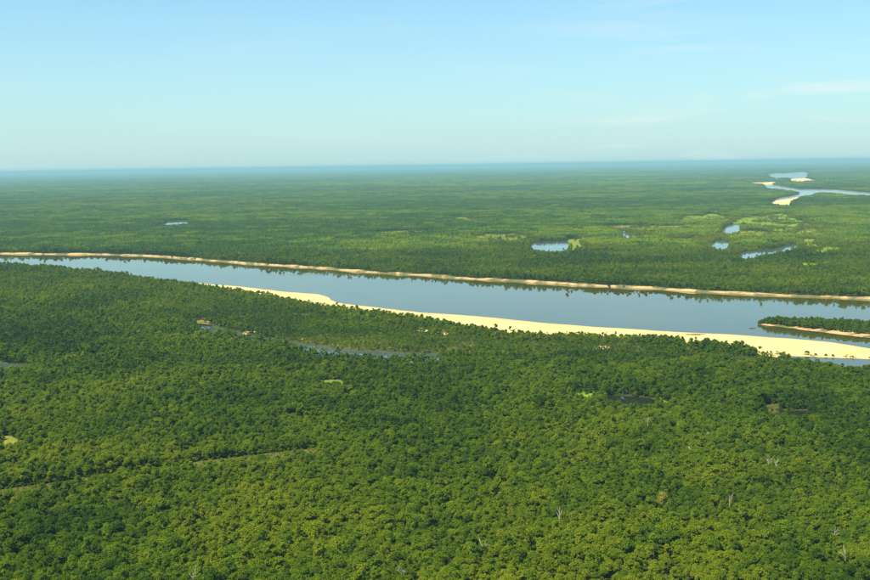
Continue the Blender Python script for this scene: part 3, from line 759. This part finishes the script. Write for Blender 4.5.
# ------------------------------------------------------------------ all other trees: two woods that read as one mass each
def scatter_group():
    g = bpy.data.node_groups.new('canopy', 'GeometryNodeTree')
    g.interface.new_socket('Geometry', in_out='INPUT', socket_type='NodeSocketGeometry')
    g.interface.new_socket('Geometry', in_out='OUTPUT', socket_type='NodeSocketGeometry')
    n = g.nodes.new; l = g.links.new
    gi = n('NodeGroupInput'); go = n('NodeGroupOutput'); join = n('GeometryNodeJoinGeometry')
    inst = []
    for k, me in enumerate(PROTO):
        ob = bpy.data.objects.new('tree_shape_%02d' % k, me)      # never linked to the scene: only its mesh is read
        oi = n('GeometryNodeObjectInfo'); oi.inputs['Object'].default_value = ob; oi.inputs['As Instance'].default_value = False
        ti = n('GeometryNodeGeometryToInstance'); l(oi.outputs['Geometry'], ti.inputs[0]); inst.append(ti)
    for ti in reversed(inst): l(ti.outputs[0], join.inputs[0])
    ip = n('GeometryNodeInstanceOnPoints'); ip.inputs['Pick Instance'].default_value = True
    l(gi.outputs[0], ip.inputs['Points']); l(join.outputs[0], ip.inputs['Instance'])
    def attr(name, t):
        a = n('GeometryNodeInputNamedAttribute'); a.data_type = t; a.inputs['Name'].default_value = name; return a.outputs['Attribute']
    l(attr('shape', 'INT'), ip.inputs['Instance Index'])
    e = n('FunctionNodeEulerToRotation'); l(attr('turn', 'FLOAT_VECTOR'), e.inputs[0]); l(e.outputs[0], ip.inputs['Rotation'])
    l(attr('size', 'FLOAT_VECTOR'), ip.inputs['Scale'])
    l(ip.outputs[0], go.inputs[0]); return g
GROUP = scatter_group()
def forest(name, Q, label):
    me = bpy.data.meshes.new(name); me.from_pydata(Q[:, :3].tolist(), [], [])
    def at(nm, ty, arr, key):
        a = me.attributes.new(nm, ty, 'POINT'); a.data.foreach_set(key, np.ascontiguousarray(arr).ravel())
    nQ = len(Q); z = np.zeros(nQ)
    at('shape', 'INT', Q[:, 6].astype(np.int32), 'value'); tl = np.where(Q[:, 6] < 16, .13, 0.0); ax = np.where(Q[:, 6] < 16, RNG.uniform(.8, 1.28, nQ), 1.0)
    at('turn', 'FLOAT_VECTOR', np.stack([RNG.normal(0, 1, nQ) * tl, RNG.normal(0, 1, nQ) * tl, Q[:, 3]], 1).astype(np.float32), 'vector')
    at('size', 'FLOAT_VECTOR', np.stack([Q[:, 4] * ax, Q[:, 4] / ax ** .6, Q[:, 5]], 1).astype(np.float32), 'vector'); at('tint', 'FLOAT', Q[:, 7].astype(np.float32), 'value')
    me.materials.append(M_FOL)
    o = bpy.data.objects.new(name, me); COL.objects.link(o)
    md = o.modifiers.new('canopy', 'NODES'); md.node_group = GROUP
    tag(o, label, 'forest', kind='stuff'); return o
rest = P[~chosen]
fs = inside(rest[:, 0], rest[:, 1], FARSIDE) | inside(rest[:, 0], rest[:, 1], RIVER)
print('TREES', len(rest), 'near', (~fs).sum(), 'by shape', np.bincount(rest[:, 6].astype(int)))
forest('near_forest', rest[~fs], 'dense green forest canopy filling the near side of the river')
forest('far_forest', rest[fs], 'forest beyond the river running to the hazy horizon')

# ------------------------------------------------------------------ bare dead trees standing out of the canopy
def dead_tree_mesh(seed, h):
    rng = np.random.default_rng(seed); st = Buf(); br = Buf()
    lean = rng.uniform(-.9, .9, 2)
    tube(st, [(0, 0, -.3), (lean[0] * .3, lean[1] * .3, h * .4), (lean[0] * .7, lean[1] * .7, h * .7), (lean[0], lean[1], h)], [.26, .21, .15, .05], 7, 0)
    for k in range(rng.integers(4, 7)):
        z = h * rng.uniform(.5, .85); a = rng.uniform(0, 6.28); le = h * rng.uniform(.2, .36)
        q = np.array((lean[0] * z / h, lean[1] * z / h, z)); d = np.array((math.cos(a) * .62, math.sin(a) * .62, .8))
        m1 = q + d * le * .5 + rng.normal(size=3) * .15; m2 = q + d * le + np.array((0, 0, le * .15))
        tube(br, [q, m1, m2], [.12, .09, .03], 5, 0)
        for w in range(2):
            dd = d + rng.normal(size=3) * .5; tube(br, [m1, m1 + dd * le * .3, m1 + dd * le * .5], [.07, .05, .02], 4, 0)
    return st.mesh('dead_trunk', [M_DEAD]), br.mesh('dead_branches', [M_DEAD])
DEAD = [((845.5, 556), 15, 'forked pale dead tree in the forest near the bottom right corner'), ((834, 533), 15, 'short pale dead trunk above the forked dead tree at lower right'),
        ((708, 436), 14.5, 'leaning pale dead tree right of centre in the near forest'), ((691, 451), 13, 'thin dead tree left of the leaning pale one'),
        ((769, 463), 13.5, 'left one of two pale dead trunks standing close together at right'), ((776, 465), 13.5, 'right one of two pale dead trunks standing close together at right'),
        ((648, 421), 14.5, 'bare dead tree just below the dark pool'), ((483, 548), 15, 'bare pale dead tree in the lower centre of the forest'),
        ((559, 516), 14, 'small dead trunk in the forest right of the lower centre'), ((730, 500), 13.5, 'dead tree with pale twigs at the right middle of the forest'),
        ((193, 577), 15, 'bare dead tree at the bottom edge left of centre'), ((400, 574), 15, 'thin dead tree at the bottom edge near the middle')]
for k, ((x, y), h, lb) in enumerate(DEAD):
    p = gp(x, y, LAND + h * .7)
    e = bpy.data.objects.new('dead_tree', None); COL.objects.link(e); e.location = (p[0], p[1], LAND - .1)
    a, b = dead_tree_mesh(500 + k, h)
    o = bpy.data.objects.new('trunk', a); COL.objects.link(o); o.parent = e
    o = bpy.data.objects.new('branches', b); COL.objects.link(o); o.parent = e
    tag(e, lb, 'dead tree')

# ------------------------------------------------------------------ single trees and bushes that show on the sand and the banks
SOLO = [((663, 495), 1.5, .99, 'tree', 'yellow-crowned tree standing out of the green canopy right of centre', 0),
        ((17, 263), 1.45, .10, 'tree', 'tall dark tree on the near river shore at the far left', 0),
        ((88.5, 270), 1.3, .10, 'tree', 'dark pointed tree on the near shore, first right of the far left one', 5),
        ((148, 277.5), 1.4, .10, 'tree', 'dark round tree on the near shore left of the beach', 0),
        ((161.5, 279.5), 1.35, .10, 'tree', 'dark round tree on the near shore nearest the beach end', 4),
        ((576, 385), 1.7, .05, 'tree', 'dark emergent tree above the glade at mid right', 1),
        ((540, 398), 1.9, .05, 'tree', 'large dark tree at the left end of the glade', 6), ((550, 400), 1.6, .06, 'tree', 'dark tree just right of the large one by the glade', 2),
        ((224, 289), .9, .10, 'bush', 'dark bush at the left end of the beach', 4), ((273, 297), .8, .12, 'bush', 'dark bush on the beach above the scrub, left', 4),
        ((309, 302), .8, .12, 'bush', 'dark bush where the beach narrows', 0), ((352, 308.5), 1.0, .12, 'bush', 'dark rounded bush on the narrow beach', 4),
        ((390, 314), .95, .12, 'bush', 'dark bush standing alone on the sand, left of centre', 0), ((413, 320), 1.0, .14, 'bush', 'bush at the back of the sand left of centre', 4),
        ((603, 333.6), .6, .25, 'bush', 'tiny bush at the back of the sand bar middle', 7), ((645, 336.5), .6, .22, 'bush', 'tiny bush at the back of the sand bar right of middle', 7),
        ((760, 348.6), .7, .16, 'bush', 'small dark bush at the back of the wide sand', 4), ((807, 354), .9, .20, 'bush', 'largest bush on the sand spit at the right', 4),
        ((815.5, 355), .6, .40, 'bush', 'low bush on the spit right beside the largest one', 7), ((826, 355.5), .6, .32, 'bush', 'small bush on the spit, middle one', 7),
        ((833, 356), .6, .38, 'bush', 'small bush on the spit, rightmost one', 7), ((784, 353), .6, .30, 'bush', 'small bush where the spit begins', 7),
        ((33, 253.2), 1.1, .06, 'tree', 'dark tree leaning over the far bank at the left', 4), ((48, 253), .8, .12, 'bush', 'dark bush on the far bank at the left', 7),
        ((609, 285.6), .9, .08, 'bush', 'dark bush in a gap of the far sandy bank', 4), ((624, 286.2), .7, .10, 'bush', 'slim dark bush on the far bank right of the gap', 7),
        ((172, 257.5), .8, .10, 'bush', 'dark bush breaking the far bank left of centre', 7), ((268, 264.5), .9, .10, 'bush', 'dark bush breaking the far bank at centre left', 7)]
for (x, y), s, t, nm, lb, sp in SOLO:
    onsand = nm == 'bush'
    z = 1.6 if onsand else LAND; s *= 1.25 if onsand else 1
    p = gp(x, y, z if onsand or y < 260 else z + 9 * s)
    if onsand:
        z = max(.2, ground_z(p[0], p[1])); p = gp(x, y + .4, z); z = max(.2, ground_z(p[0], p[1]))
    e = make_tree(sp, (p[0], p[1], z - (2.2 * s if onsand else .1)), random.uniform(0, 6), s, s * (.8 if onsand else 1.1), t, nm)
    tag(e, lb, nm)

# driftwood snag lying in the shallows before the island
b = Buf(); rr = Buf()
tube(b, [(-5.5, 0, -.1), (-2, .3, .35), (2, -.2, .55), (5.5, .3, .2)], [.55, .5, .42, .2], 7, 0)
tube(rr, [(1.5, -.1, .4), (2.4, 1.2, 1.3), (3.2, 2.0, 2.1)], [.25, .18, .06], 5, 0)
tube(rr, [(-3.5, 0, .2), (-4.6, -1.0, 1.0), (-5.4, -1.6, 1.2)], [.25, .16, .06], 5, 0)
p = gp(752.5, 328.4, 0)
e = bpy.data.objects.new('driftwood', None); COL.objects.link(e); e.location = (p[0], p[1], 0.05); e.rotation_euler.z = .1
o = bpy.data.objects.new('log', b.mesh('drift_log', [M_DRIFT])); COL.objects.link(o); o.parent = e
o = bpy.data.objects.new('branches', rr.mesh('drift_branches', [M_DRIFT])); COL.objects.link(o); o.parent = e
tag(e, 'dark driftwood snag in the water off the island tip', 'driftwood')

# ------------------------------------------------------------------ haze
m, nt = mat('haze_air')
pv = nt.nodes.new('ShaderNodeVolumePrincipled')
pv.inputs['Color'].default_value = (0.26, 0.52, 0.61, 1); pv.inputs['Density'].default_value = 3.3e-5
pv.inputs['Density Attribute'].default_value = ''; pv.inputs['Anisotropy'].default_value = 0.0
o = nt.nodes.new('ShaderNodeOutputMaterial'); nt.links.new(pv.outputs[0], o.inputs['Volume'])
try: m.cycles.homogeneous_volume = True
except Exception as ex: print(ex)
q = 151000.0; z0, z1 = -2.6, CAMZ + 30
hz = mesh_obj('haze', [(-q, -q, z0), (q, -q, z0), (q, q, z0), (-q, q, z0), (-q, -q, z1), (q, -q, z1), (q, q, z1), (-q, q, z1)],
              [(3, 2, 1, 0), (4, 5, 6, 7), (0, 1, 5, 4), (1, 2, 6, 5), (2, 3, 7, 6), (3, 0, 4, 7)], m)
tag(hz, 'pale blue haze over the distant forest', kind='stuff')
